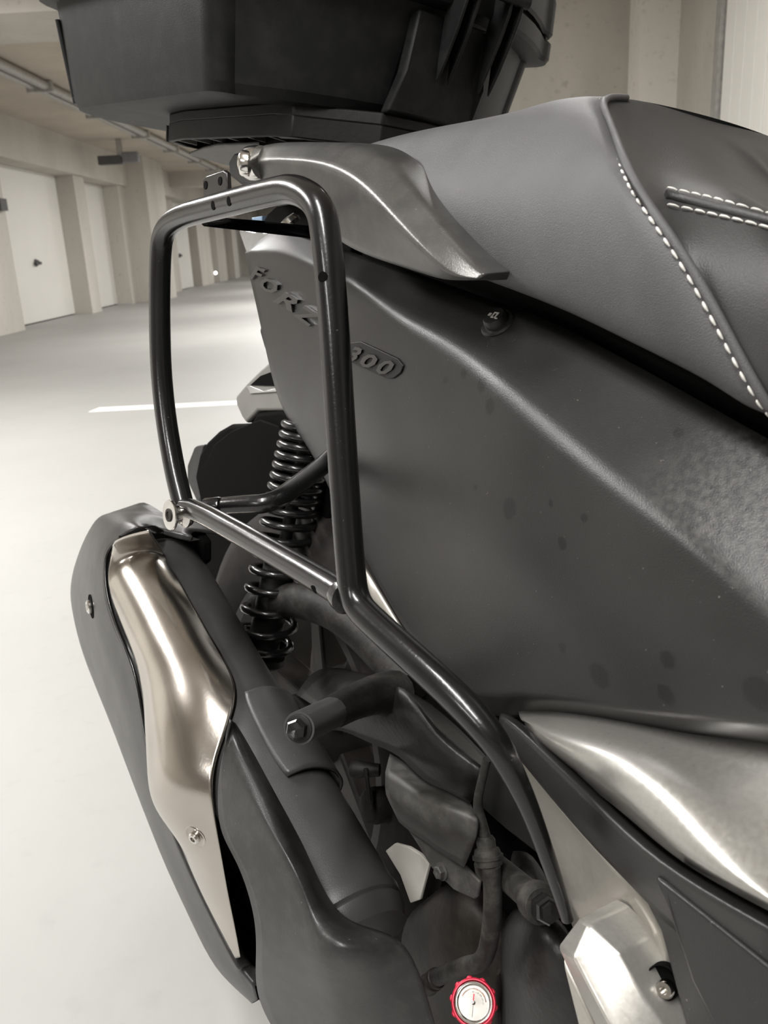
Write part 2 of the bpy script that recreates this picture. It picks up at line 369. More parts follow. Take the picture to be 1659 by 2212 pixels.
# --- side cover -------------------------------------------------------------
COLS = [  # top edge, crease, middle, low, bottom edge, tucked lip   (tail -> front)
    [(585,500,.082),(527,545,.095),(560,690,.093),(598,850,.089),(640,930,.086),(648,938,.066)],
    [(620,500,.100),(610,550,.116),(640,720,.113),(668,880,.108),(690,1012,.101),(700,1020,.080)],
    [(690,520,.112),(690,582,.130),(718,780,.129),(738,980,.122),(745,1130,.115),(755,1138,.094)],
    [(770,548,.118),(775,624,.143),(790,850,.144),(800,1060,.138),(803,1232,.130),(814,1240,.108)],
    [(900,590,.123),(868,692,.156),(890,930,.158),(885,1180,.152),(885,1374,.145),(898,1380,.122)],
    [(1040,640,.130),(985,758,.166),(1000,1080,.172),(1000,1320,.167),(1008,1488,.160),(1038,1530,.140)],
    [(1200,700,.138),(1120,868,.176),(1110,1170,.183),(1110,1380,.178),(1130,1506,.172),(1160,1546,.152)],
    [(1430,820,.145),(1310,1030,.186),(1300,1270,.192),(1300,1430,.188),(1330,1530,.183),(1340,1566,.165)],
    [(1600,915,.150),(1500,1182,.193),(1500,1350,.198),(1500,1470,.195),(1500,1552,.190),(1500,1586,.172)],
    [(1860,1060,.155),(1860,1510,.202),(1860,1550,.204),(1860,1580,.202),(1860,1592,.198),(1860,1632,.18)],
]
rows = [[c[i] for c in COLS] for i in range(6)]
cover = grid('side_cover', rows, M['cover'], S, sub=3, crow={1:.95, 4:.85}, solid=.003)
T_COVER = bvh(cover)
# dried drops: darker round stains on the lower half
def add_spots(o, spots, tree):
    m = M['cover']; nt = m.node_tree; N, L = nt.nodes, nt.links; b = N['Principled BSDF']
    src = b.inputs['Base Color'].links[0].from_socket
    tc = N.new('ShaderNodeTexCoord'); last = None
    nz = N.new('ShaderNodeTexNoise'); nz.inputs['Scale'].default_value = 260; nz.inputs['Detail'].default_value = 3; L.new(tc.outputs['Object'], nz.inputs['Vector'])
    nm = N.new('ShaderNodeMath'); nm.operation = 'MULTIPLY_ADD'; nm.inputs[1].default_value = .0034; nm.inputs[2].default_value = -.0017; L.new(nz.outputs[0], nm.inputs[0])
    for px, py, r in spots:
        h, _ = hit(tree, px, py)
        if h is None: continue
        h = h-BASE
        d = N.new('ShaderNodeVectorMath'); d.operation = 'DISTANCE'; L.new(tc.outputs['Object'], d.inputs[0]); d.inputs[1].default_value = h
        ad = N.new('ShaderNodeMath'); ad.operation = 'ADD'; L.new(d.outputs['Value'], ad.inputs[0]); L.new(nm.outputs[0], ad.inputs[1])
        mr = N.new('ShaderNodeMapRange'); L.new(ad.outputs[0], mr.inputs[0]); mr.inputs[1].default_value = r*.85; mr.inputs[2].default_value = r*1.15; mr.inputs[3].default_value = .28; mr.inputs[4].default_value = 1
        if last is None: last = mr.outputs[0]
        else:
            q = N.new('ShaderNodeMath'); q.operation = 'MINIMUM'; L.new(last, q.inputs[0]); L.new(mr.outputs[0], q.inputs[1]); last = q.outputs[0]
    s = N.new('ShaderNodeVectorMath'); s.operation = 'SCALE'; L.new(src, s.inputs[0]); L.new(last, s.inputs['Scale'])
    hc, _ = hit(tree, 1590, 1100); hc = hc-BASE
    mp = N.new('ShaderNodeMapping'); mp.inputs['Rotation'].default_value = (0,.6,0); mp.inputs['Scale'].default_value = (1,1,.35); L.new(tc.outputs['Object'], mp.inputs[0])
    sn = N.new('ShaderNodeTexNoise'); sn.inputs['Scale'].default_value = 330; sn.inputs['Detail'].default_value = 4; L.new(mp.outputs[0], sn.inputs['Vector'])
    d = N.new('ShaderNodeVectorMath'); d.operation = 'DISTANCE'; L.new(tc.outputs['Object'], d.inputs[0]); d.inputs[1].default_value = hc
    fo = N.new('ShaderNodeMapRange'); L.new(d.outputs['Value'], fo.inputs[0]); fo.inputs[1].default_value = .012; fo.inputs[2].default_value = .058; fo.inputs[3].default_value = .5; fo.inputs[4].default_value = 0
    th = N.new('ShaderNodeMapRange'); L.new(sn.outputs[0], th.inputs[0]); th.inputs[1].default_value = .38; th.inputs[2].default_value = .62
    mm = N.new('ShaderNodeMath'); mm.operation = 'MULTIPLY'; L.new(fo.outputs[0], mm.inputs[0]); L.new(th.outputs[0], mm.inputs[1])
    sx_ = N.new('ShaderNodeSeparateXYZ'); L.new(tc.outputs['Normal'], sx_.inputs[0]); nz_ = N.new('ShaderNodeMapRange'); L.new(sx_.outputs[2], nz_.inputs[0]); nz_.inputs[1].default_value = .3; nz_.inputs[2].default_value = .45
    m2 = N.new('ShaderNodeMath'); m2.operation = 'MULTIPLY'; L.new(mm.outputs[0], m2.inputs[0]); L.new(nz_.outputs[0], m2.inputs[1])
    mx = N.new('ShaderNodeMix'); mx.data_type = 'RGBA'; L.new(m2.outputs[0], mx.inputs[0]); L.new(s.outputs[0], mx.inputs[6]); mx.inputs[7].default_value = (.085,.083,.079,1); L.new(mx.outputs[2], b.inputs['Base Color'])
add_spots(cover, [(1100,1098,.0064),(1215,1174,.0036),(1262,1118,.0027),(1190,1088,.002),(1295,1460,.0072),(1442,1425,.0045),(1438,1500,.005),(962,822,.0026),(1001,806,.0034),(1040,832,.0045),(1058,878,.0048),(1027,1052,.0018),(1465,935,.003),(1215,1400,.003),(1640,1500,.008)], T_COVER)

# --- emblem lettering --------------------------------------------------------
def glyph_mesh(ch, ext):
    cu = bpy.data.curves.new('g', 'FONT'); cu.body = ch; cu.extrude = ext; cu.bevel_depth = 0; cu.shear = .35; cu.resolution_u = 2; cu.offset = .028
    o = bpy.data.objects.new('g', cu); COL.objects.link(o); dg = bpy.context.evaluated_depsgraph_get(); dg.update()
    me = o.evaluated_get(dg).to_mesh(); v = [Vector(x.co) for x in me.vertices]; f = [tuple(p.vertices) for p in me.polygons]
    o.evaluated_get(dg).to_mesh_clear(); bpy.data.objects.remove(o); bpy.data.curves.remove(cu)
    x0, x1 = min(a.x for a in v), max(a.x for a in v); y0, y1 = min(a.y for a in v), max(a.y for a in v)
    return [Vector(((a.x-x0)/(x1-x0), (a.y-y0)/(y1-y0), (a.z+ext)/(2*ext))) for a in v], f
def put_glyph(name, ch, tree, p00, p10, p01, th, m, parent, lift=0.):
    a, n = hit(tree, *p00); b, _ = hit(tree, *p10); c, _ = hit(tree, *p01)
    U, V = b-a, c-a; n = U.cross(V).normalized()
    if n.y > 0: n = -n
    gv, gf = glyph_mesh(ch, .1)
    return link_mesh(name, [a+U*v.x+V*v.y+n*(v.z*th+lift) for v in gv], gf, m, parent, smooth=False)
EMB = mat('gloss_black_emblem', (.006,.006,.006), .16, var=.05)
for ch, a, b, c in (('F',(543,601),(574,613),(547,572)),('O',(566,622),(601,642),(571,592)),('R',(596,651),(640,676),(605,622)),('Z',(638,680),(688,716),(648,649)),('A',(690,722),(735,750),(700,683))):
    put_glyph('emblem_letter', ch, T_COVER, a, b, c, .0026, EMB, cover, .0002)
# capacity badge: rim plate with three raised figures
bq = [(752,742),(782,738),(862,775),(874,790),(868,806),(852,818),(838,818),(752,780)]
bv = [hit(T_COVER, x, y) for x, y in bq]; bn = Vector((0,-.97,.1)).normalized()
plate('badge_plate', [h+bn*.0014 for h, _ in bv], .0012, M['dark'], cover, bevel=.0006, raw=True, dirn=-bn)
for ch, a, b, c in (('3',(752,776),(778,786),(762,744)),('0',(782,788),(812,804),(793,756)),('0',(817,805),(848,816),(828,772))):
    put_glyph('badge_figure', ch, T_COVER, a, b, c, .0010, EMB, cover, .0015)

# --- round push button on the shoulder -----------------------------------------
bc, bn = hit(T_COVER, 1076, 700)
btn = lathe('seat_button', bc-bn*.001, bn, [(0,.0115),(.0015,.0115),(.0028,.0105),(.003,.0082),(.007,.0078),(.0082,.0068),(.0083,0)], M['cover'], S, 28)
bu = (Vector((1,0,0))-bn*bn.x).normalized(); bw = bn.cross(bu)
def mark(x0, x1, y0, y1, sk=0):
    q = [bc+bn*.0073+bu*(x+sk*y)+bw*y for x, y in ((x0,y0),(x1,y0),(x1,y1),(x0,y1))]
    plate('symbol', q, .0004, M['thread'], btn, bevel=0, raw=True, dirn=bn)
for x0 in (-.0042,-.0030): mark(x0, x0+.0008, -.0008, .0014)
for r in ((-.0008,.0002,-.0015,.0026),(.0002,.0030,.0018,.0026),(.0022,.0032,-.0018,.0026),(-.0008,.0016,-.0022,-.0014),(.003,.0052,-.0026,-.0019)): mark(*r)

# --- seat --------------------------------------------------------------------------
SC = [  # crest, shoulder, upper, lower, bottom   (rear -> front)
    [(775,320,.088),(780,350,.125),(790,400,.145),(800,450,.150),(810,500,.145)],
    [(860,295,.096),(866,330,.135),(876,400,.156),(890,480,.160),(905,545,.152)],
    [(960,273,.100),(966,312,.142),(978,400,.166),(1000,500,.168),(1015,585,.158)],
    [(1100,246,.104),(1107,290,.150),(1124,400,.173),(1155,540,.174),(1185,648,.162)],
    [(1200,219,.106),(1210,268,.152),(1235,400,.178),(1290,580,.179),(1345,722,.166)],
    [(1268,209,.104),(1270,256,.150),(1303,395,.181),(1400,625,.183),(1495,797,.168)],
    [(1306,209,.100),(1293,255,.146),(1338,398,.182),(1450,608,.186),(1580,845,.171)],
    [(1332,212,.094),(1313,264,.138),(1372,403,.179),(1496,590,.184),(1650,868,.171)],
]
RC = [  # the stepped front: rider's back rest and rider seat side
    SC[-1],
    [(1366,217,.080),(1352,292,.118),(1402,404,.164),(1512,592,.182),(1662,867,.171)],
    [(1430,243,.058),(1432,322,.098),(1456,412,.150),(1560,600,.181),(1700,864,.171)],
    [(1500,279,.038),(1520,356,.090),(1545,426,.145),(1630,610,.179),(1740,860,.170)],
    [(1590,341,.025),(1605,404,.085),(1620,447,.142),(1700,620,.177),(1780,856,.169)],
    [(1750,455,.018),(1755,478,.080),(1760,496,.138),(1810,640,.176),(1870,850,.168)],
]
def full(cols, it=True):
    out = []
    for c in cols:
        v = PL(c); mid = Vector((v[0].x, 0, v[0].z+(.004 if it else .0005)))
        half = [v[4]+Vector((0,.02,-.004))]+v[::-1]
        r = half+[mid]+[Vector((p.x,-p.y,p.z)) for p in half[::-1]]
        out.append(r)
    return out
seat = grid('seat', full(SC), M['seat'], S, sub=3, raw=True, solid=0)
rcs = full(RC, False)
lastc = rcs[-1]
for dx, dz in ((.10,-.005),(.26,.0),(.30,-.02)): rcs.append([p+Vector((dx, 0, dz)) for p in lastc])
cen = sum(rcs[-1], Vector())/len(lastc); rcs.append([cen+(p-cen)*.05 for p in rcs[-1]])
bol = grid('rider_seat', rcs, M['seat2'], S, sub=3, raw=True, solid=0, ccol={3:.4})
T_SEAT, T_BOL = bvh(seat), bvh(bol)
def bcurve(v, k=3):
    v = [np.array(p) for p in v]
    for _ in range(k):
        q = [v[0]]
        for i in range(1, len(v)-1): q += [(v[i-1]+v[i])/2, v[i-1]/8+v[i]*.75+v[i+1]/8]
        q += [(v[-2]+v[-1])/2, v[-1]]; v = q
    return [Vector(p) for p in v]
edge = bcurve(fit([full([SC[-1]])[0]])[0])
pip = [p for p in edge if p.y < -.078]
dn = (pip[len(pip)//2]-Vector(CL)).normalized()
sweep('piping', [p-dn*.0012+Vector((.0012,0,0)) for p in pip], .0021, M['seat'], seat, 10)
def stitches(path, m, parent, name, w=.0007, ln=.0048, gap=.0022, off=Vector((0,-.0008,.0004))):
    path = [Vector(p) for p in path]; V, F = [], []; d = 0.
    seg = [(a, b, (b-a).length) for a, b in zip(path[:-1], path[1:])]; tot = sum(s[2] for s in seg)
    def at(t):
        for a, b, l in seg:
            if t <= l: return a+(b-a)*(t/l if l else 0)
            t -= l
        return path[-1]
    while d+ln < tot:
        q = [at(d+ln*k/4)+off*(1 if k in (1,2,3) else .1) for k in range(5)]
        v, f = sweep_vf(q, [w*.5,w,w*1.1,w,w*.5], 6)
        F += [tuple(i+len(V) for i in ff) for ff in f]; V += v; d += ln+gap
    return tag(link_mesh(name, V, F, m, parent), kind='stuff')
st = [p-dn*.0016+Vector((-.0030,0,0)) for p in pip if p.y < -.105]
stitches(st, M['thread'], seat, 'seam_stitching')
def on(tree, x, y, l):
    h, n = hit(tree, x, y); return h+n*.0009 if h is not None else P(x, y, l)
for nm, q in (('u',[(1440,410),(1490,421),(1540,432),(1590,446),(1640,460),(1690,474)]),('l',[(1440,446),(1490,456),(1540,467),(1590,478),(1640,491),(1690,506)])):
    stitches([on(T_BOL, x, y, .15) for x, y in q], M['thread'], bol, 'seam_stitching', ln=.0054, gap=.0012, w=.00055)
wl = [on(T_BOL, x, y, .15) for x, y in ((1432,425),(1450,428),(1500,440),(1550,452),(1600,466),(1650,480),(1690,490))]
sweep('welt', [p+Vector((0,.0012,0)) for p in wl], .0026, M['seat2'], bol, 10)
# seat base seen in the dark gap below the vinyl
grid('seat_pan', [[(800,470,.135),(905,540,.140),(1015,580,.142),(1185,640,.146),(1345,715,.150),(1495,790,.152),(1660,870,.155),(1860,920,.15)],
                  [(780,560,.095),(905,610,.100),(1040,660,.105),(1200,720,.112),(1360,800,.118),(1500,880,.12),(1680,980,.12),(1880,1040,.12)]], M['black'], S, sub=0, solid=.002)

# --- grab rail ------------------------------------------------------------------------
GR = [  # top edge, crease, bottom edge
    [(556,316,.168),(556,350,.178),(556,394,.166)],
    [(580,309,.169),(580,346,.181),(580,402,.167)],
    [(625,306,.170),(640,346,.184),(640,430,.170)],
    [(700,307,.172),(700,352,.188),(690,490,.172)],
    [(765,310,.174),(750,374,.190),(742,532,.172)],
    [(822,330,.176),(800,416,.192),(795,556,.172)],
    [(900,418,.180),(868,494,.193),(865,578,.176)],
    [(975,508,.182),(928,556,.192),(925,596,.180)],
    [(1030,572,.184),(972,598,.189),(965,607,.183)],
    [(1046,592,.186),(1034,602,.187),(1030,605,.186)],
]
gl = []
for t, c, b in GR:
    t, c, b = P(*t), P(*c), P(*b); w = .030
    gl.append([t, c, b, b+Vector((0,w,.002)), t+Vector((0,w,.004))])
def ring_cap(name, secs, m, parent, sub=2, ccol=None):
    nc = len(secs[0]); v = [p for s in secs for p in s]
    f = [(i*nc+j, i*nc+(j+1)%nc, (i+1)*nc+(j+1)%nc, (i+1)*nc+j) for i in range(len(secs)-1) for j in range(nc)]
    f += [tuple(range(nc-1,-1,-1)), tuple((len(secs)-1)*nc+k for k in range(nc))]
    def cr(a, b):
        if a//nc == b//nc and (a//nc in (0, len(secs)-1)): return .6
        return (ccol or {}).get(a%nc, 0) if a%nc == b%nc else 0
    return link_mesh(name, v, f, m, parent, sub=sub, crease=cr)
rail = ring_cap('grab_rail', gl, M['rail'], S, 3, {0:.45, 1:.72, 2:.6, 3:.5, 4:.5})
gax = Vector((-.55,-.80,.05))
g0 = P(528,352,.178)
lathe('end_sleeve', P(552,352,.172), (-1,-.30,.02), [(-.008,.0135),(-.002,.0142),(.006,.0138),(.010,.0120),(.011,.010)], M['chrome'], rail, 24)
sb = lathe('end_bolt', P(524,352,.184), gax, [(-.006,.0105),(0,.0105),(.0015,.0095),(.002,.008),(.002,.0042),(-.001,.004),(-.001,0)], M['chrome'], rail, 24)
lathe('bolt_socket', P(524,352,.1845), gax, [(-.0004,.0041),(.0006,.0040),(.0007,0)], M['black'], rail, 6)
# black bracket behind the rail end, lamp and tail pieces
plate('rail_bracket', [(492,350,.12),(505,330,.12),(560,330,.12),(640,400,.12),(610,410,.12),(520,400,.12),(495,380,.12)], .02, M['dark'], S, .003)
plate('tail_panel', [(575,462,.07),(600,440,.07),(690,440,.08),(760,520,.10),(760,560,.1),(690,520,.09),(600,495,.075),(560,490,.07)], .03, M['black'], S, .004)
tl = plate('tail_lamp', [(513,496,.078),(556,497,.085),(585,500,.085),(545,545,.090),(530,545,.088)], .05, M['lens'], S, .003)
tag(tl, 'clear white lens')
plate('blue_bit', [(543,470,.06),(566,466,.06),(566,482,.06),(545,483,.06)], .01, M['blue'], S, .001)  # unidentified pale blue bit, made as a small plate
lathe('strap_bolt', P(630,486,.14), (-.2,-.6,.75), [(0,.010),(.003,.0105),(.007,.008),(.008,.0)], M['chrome'], S, 16)
# --- number plate hanger / mudguard ---------------------------------------------------
hang = [(553,890,.05),(544,908,.05),(533,917,.05),(496,916,.05),(470,931,.05),(445,955,.05),(430,980,.05),(420,1030,.05),(432,1085,.05),(424,1180,.05),(440,1290,.05),(560,1330,.05),(640,1260,.05),(720,1100,.05),(690,960,.05),(640,900,.05),(606,884,.05)]
mg = plate('mudguard', hang, .10, M['black'], S, .006, 3)
plate('edge_flange', [(428,962,.02),(419,966,.02),(404,1005,.02),(404,1040,.02),(428,1090,.02),(440,1060,.03),(428,1020,.03),(440,960,.03)], .06, M['dark'], mg, .003)
pp = [(560,906,.054),(500,930,.054),(462,960,.054),(440,1010,.054),(445,1085,.054),(600,1090,.054),(640,1000,.054),(600,920,.054)]
plate('inner_panel', pp, .004, M['black'], mg, .002)
tb = plate('rear_lamp_housing', [(592,772,.05),(560,800,.05),(530,830,.05),(508,856,.05),(510,876,.05),(522,902,.05),(531,915,.05),(556,888,.05),(610,888,.05),(640,880,.05),(612,800,.05)], .05, M['grey'], S, .004, 3)
plate('lamp_slot', [(540,832,.0515),(562,812,.0515),(594,800,.0515),(600,834,.0515)], .004, M['black'], tb, .0005)
plate('lamp_glint', [(533,834,.052),(541,834,.052),(568,845,.052),(600,838,.052),(600,846,.052),(540,850,.052)], .003, M['lens'], tb, .0005)  # pale strip shaped as the white highlight on the housing
plate('far_tail_panel', [(566,690,.02),(576,720,.02),(600,780,.02),(590,790,.02),(570,750,.02),(560,715,.02)], .05, M['dark'], S, .003)

# --- rear wheel --------------------------------------------------------------------------
AX = Vector((-.80,0,.283)); RT = .283
prof = [(-.066,.185),(-.070,.20),(-.072,.235),(-.060,.262),(-.035,.277),(0,RT),(.035,.277),(.060,.262),(.072,.235),(.070,.20),(.066,.185)]
def ring(name, prof, m, parent, n=64, c=AX):
    v, f, k = [], [], len(prof)
    for i in range(n):
        a = 2*math.pi*i/n
        v += [c+Vector((math.cos(a)*r, y, math.sin(a)*r)) for y, r in prof]
    for i in range(n):
        for j in range(k-1):
            f.append((i*k+j, i*k+j+1, ((i+1)%n)*k+j+1, ((i+1)%n)*k+j))
        f.append((i*k+k-1, i*k, ((i+1)%n)*k, ((i+1)%n)*k+k-1))
    return link_mesh(name, v, f, m, parent, angle=40)
wh = ring('rear_tyre', prof, M['tyre'], S)
ring('rim', [(-.066,.187),(-.064,.172),(-.05,.160),(.05,.160),(.064,.172),(.066,.187)], M['rim'], wh)
lathe('hub', AX+Vector((0,.07,0)), (0,-1,0), [(0,.03),(.01,.045),(.13,.045),(.14,.03),(.15,.018),(.15,0)], M['rim'], wh, 20)
for k in range(5):
    a = 2*math.pi*(k+.42)/5
    d = Vector((math.cos(a),0,math.sin(a))); t = Vector((-math.sin(a),0,math.cos(a)))
    sv = [AX+d*r+t*w*s+Vector((0,y,0)) for r, w in ((.035,.016),(.165,.011)) for s in (-1,1) for y in (-.025,.02)]
    link_mesh('spoke', sv, [(0,1,3,2),(4,6,7,5),(0,4,5,1),(2,3,7,6),(0,2,6,4),(1,5,7,3)], M['rim'], wh, smooth=False, bevel=.004)
# swing arm
tube('swing_arm', [(560,1310,.095,.017),(640,1290,.09,.019),(760,1330,.085,.02),(900,1480,.08,.022)], .02, M['castd'], S)

# --- shock absorber --------------------------------------------------------------------------
sa, sb_ = P(672,900,.062), P(563,1420,.108)
sx = (sb_-sa); slen = sx.length; sd = sx.normalized(); su = (Vector((0,1,0))-sd*sd.y).normalized(); sw = sd.cross(su)
damper = lathe('shock_absorber', sa, sd, [(0,.007),(slen*.56,.007),(slen*.56,.016),(slen*.58,.018),(slen*.98,.018),(slen,.014)], M['dark'], S, 20)
zz, fr = [], 0.
YK = [918,938,958,979,1000,1021,1043,1065,1088,1114,1145,1180,1212,1248,1292,1338,1384,1402]
npt = (len(YK)-1)*22
for i in range(npt+1):
    u = i/22; k = min(int(u), len(YK)-2); y = YK[k]+(YK[k+1]-YK[k])*(u-k); t = (y-905)/515.
    a = 2*math.pi*u; rr = .0255+.0038*min(1, t*1.4)
    zz.append(sa+sd*(t*slen)+(su*math.cos(a)+sw*math.sin(a))*rr)
sweep('spring', zz, .0045, M['gloss'], damper, 10)
lathe('spring_seat', sa+sd*slen*.985, sd, [(0,.012),(0,.027),(.006,.029),(.010,.024),(.012,.012)], M['dark'], damper, 20)

# --- muffler -----------------------------------------------------------------------------------
A, B = P(342,1244,.2), P(744,2004,.2); md = (B-A).normalized(); ml = (B-A).length
RC_ = .0505
can = lathe('muffler', A, md, [(-.018,.010),(-.016,.034),(-.010,.044),(-.002,.0485),(.004,RC_),(.0062,RC_-.0012),(.0075,RC_),(ml-.012,RC_),(ml-.006,RC_+.0012),(ml,RC_),(ml+.002,RC_-.002),(ml+.004,RC_-.0005),(ml+.010,RC_-.002),(ml+.018,.044),(ml+.022,.03),(ml+.022,0)], M['can'], S, 56, angle=28)
SH = [  # left edge, quarter, middle, right edge   (rear -> front)
    [(243,1180,.256),(262,1163,.262),(292,1150,.264),(322,1148,.258)],
    [(236,1225,.262),(262,1220,.272),(300,1205,.274),(352,1200,.262)],
    [(240,1290,.264),(278,1290,.278),(335,1275,.280),(398,1280,.263)],
    [(282,1395,.265),(325,1385,.280),(390,1372,.282),(455,1382,.262)],
    [(303,1475,.264),(350,1470,.279),(425,1465,.280),(505,1478,.258)],
    [(313,1550,.263),(368,1555,.277),(440,1555,.277),(500,1560,.257)],
    [(328,1640,.261),(385,1640,.274),(440,1640,.272),(476,1640,.257)],
    [(349,1730,.258),(405,1730,.269),(446,1725,.266),(470,1720,.255)],
    [(385,1815,.254),(428,1822,.262),(457,1822,.259),(474,1830,.250)],
    [(430,1918,.246),(462,1925,.252),(480,1925,.249),(491,1928,.243)],
    [(474,2005,.240),(491,2008,.243),(500,2006,.241),(506,2003,.238)],
    [(508,2070,.234),(512,2073,.235),(515,2074,.235),(518,2068,.233)],
]
T_CAN = bvh(can)
def cyl_co(q):
    v = q-A; return v.dot(md), math.atan2(v.dot(_w), v.dot(_u)), math.hypot(v.dot(_w), v.dot(_u))
_u = (Vector((0,-1,0))-md*(-md.y)).normalized(); _w = md.cross(_u)
shr = []
for row in SH:
    h, n = hit(T_CAN, row[3][0], row[3][1])
    qr = h+n*.005 if h is not None else P(*row[3])
    tl, al, rl = cyl_co(P(*row[0])); tr, ar, rr_ = cyl_co(qr); w_ = min(1, abs(ar-al)/.8)
    r_ = []
    for k in range(6):
        f_ = k/5; t = tl+(tr-tl)*f_; a = al+(ar-al)*f_; r = rl+(rr_-rl)*f_+.0065*w_*math.sin(math.pi*f_)
        r_.append(A+md*t+(_u*math.cos(a)+_w*math.sin(a))*r)
    shr.append(r_)
shield = grid('heat_shield', shr, M['steel'], can, sub=3, solid=.0016, raw=True)
T_SH = bvh(shield)
h, n = hit(T_SH, 422, 1808)
lathe('screw_dimple', h-n*.0028, n, [(0,.0115),(.0026,.0115),(.0032,.0105),(.0030,.0085),(.0012,.006)], M['steel'], shield, 28)
socket_bolt('screw', h-n*.0015, n, .0056, M['chrome'], shield, .0052)
EC = [  # outer back, silhouette, ridge, inner edge, inner return   (rear top -> round the end -> front)
    [(420,1146,.17),(415,1158,.182),(410,1170,.184)],
    [(345,1116,.19),(340,1140,.205),(335,1150,.208)],
    [(288,1106,.21),(295,1128,.232),(303,1137,.235)],
    [(228,1110,.22),(248,1140,.248),(262,1160,.249)],
    [(197,1135,.225),(215,1180,.255),(234,1186,.256)],
    [(170,1190,.23),(202,1232,.26),(228,1226,.261)],
    [(151,1262,.232),(200,1290,.263),(232,1285,.264)],
    [(156,1330,.233),(220,1370,.264),(254,1358,.264)],
    [(177,1412,.232),(250,1450,.263),(293,1440,.263)],
    [(215,1510,.23),(275,1540,.26),(309,1530,.261)],
    [(270,1650,.228),(300,1650,.256),(326,1640,.259)],
    [(345,1842,.222),(352,1800,.245),(372,1790,.252)],
    [(400,1965,.218),(420,1945,.238),(432,1930,.243)],
    [(452,2070,.212),(480,2058,.230),(505,2075,.232)],
    [(500,2128,.206),(525,2122,.221),(520,2095,.226)],
    [(545,2168,.200),(556,2160,.213),(548,2130,.221)],
]
ecr = []
for o_, r_, i_ in EC:
    o_, r_, i_ = P(*o_), P(*r_), P(*i_)
    inw = (A+md*((o_-A).dot(md))-o_); inw.y = 0; inw = inw.normalized()
    ecr.append([o_+inw*.012+Vector((0,.045,0)), o_, o_.lerp(r_,.5)+Vector((0,-.0025,0)), r_, i_, i_+Vector((0,.012,0))])
endc = grid('muffler_frame', list(map(list, zip(*ecr))), M['muffc'], can, sub=2, raw=True, solid=.0015, crow={1:.55, 3:.85, 4:.95})
sweep('frame_lip', bcurve([e[4]+Vector((0,-.001,0)) for e in ecr[3:12]], 2), .0019, M['gloss'], endc, 8)
T_EC = bvh(endc)
h, n = hit(T_EC, 197, 1310)
lathe('screw_recess', h-n*.0015, n, [(0,.0135),(.0020,.0135),(.0023,.0122),(.0016,.0115),(.0016,0)], M['black'], endc, 24)
socket_bolt('screw', h+n*.0003, n, .0078, M['chrome'], endc, .0045)
FC = [  # left edge, ridge, right edge, far edge   (tip -> front)
    [(501,1556,.262),(505,1560,.259),(509,1562,.256),(512,1566,.252)],
    [(481,1632,.268),(497,1628,.265),(520,1615,.258),(545,1622,.246)],
    [(471,1700,.272),(540,1718,.266),(570,1712,.258),(596,1716,.244)],
    [(477,1790,.276),(600,1820,.266),(625,1818,.257),(650,1816,.240)],
    [(513,1868,.276),(640,1893,.264),(664,1892,.254),(686,1893,.236)],
    [(546,1970,.270),(672,1980,.262),(706,1976,.250),(736,1972,.228)],
    [(553,2060,.264),(690,2060,.263),(750,2040,.252),(806,2006,.222)],
    [(557,2145,.240),(712,2140,.246),(796,2096,.237),(876,2046,.212)],
    [(600,2235,.221),(740,2240,.226),(832,2196,.221),(920,2150,.203)],
    [(690,2330,.214),(800,2340,.218),(890,2320,.214),(962,2290,.196)],
]
fcover = grid('front_shield', FC, M['muffc'], can, sub=3, solid=.002, ccol={1:.9})
plate('gap_backing', [(470,1660,.200),(440,1760,.200),(470,1960,.198),(540,2130,.196),(600,2230,.195),(720,2200,.195),(700,2000,.198),(610,1830,.2),(540,1720,.2)], .01, M['black'], can, .002)  # added black backing that makes the gap beside the shield dark
plate('rear_plate', [(290,1130,.165),(345,1124,.165),(420,1148,.165),(436,1170,.165),(436,1215,.165),(380,1260,.165),(260,1260,.165),(240,1180,.165)], .012, M['black'], can, .003)
T_CAN = bvh(can)
_u = (Vector((0,-1,0))-md*(-md.y)).normalized(); _w = md.cross(_u)
sadr = []
for (px, py), dt, dq in (((529,1501),0,1),((540,1540),0,1),((585,1630),0,1),((621,1681),0,1)):
    h, n = hit(T_CAN, px, py); q = h-A; t = q.dot(md); a0 = math.atan2(q.dot(_w), q.dot(_u)); row = []
    sgn = 1 if (P(700,1600,.2)-A).dot(_w) > 0 else -1
    for k in range(7):
        a = a0+sgn*math.radians(17*k); rr = RC_+(.0038 if 0 < k < 6 else .001); row.append(A+md*(t+.004*k*dq*(-.0))+(_u*math.cos(a)+_w*math.sin(a))*rr)
    sadr.append(row)
grid('mounting_saddle', sadr, M['can'], can, sub=2, solid=.003, raw=True)
b0, b1, b2 = P(646,1573,.250), P(724,1536,.198), P(812,1494,.150)
lathe('mount_sleeve', b0, b1-b0, [(0,.0105),(0,.0115),((b1-b0).length,.0118)], M['can'], S, 24)
hb_ = lathe('flange_bolt', b0+(b0-b1).normalized()*.0, b0-b1, [(-.001,.0098),(.001,.0098),(.0015,.0085)], M['dark'], S, 24)
lathe('bolt_head', b0, b0-b1, [(.001,.0074),(.0062,.0074),(.0075,.006),(.0072,.004),(.006,0)], M['gloss'], hb_, 6, angle=20)

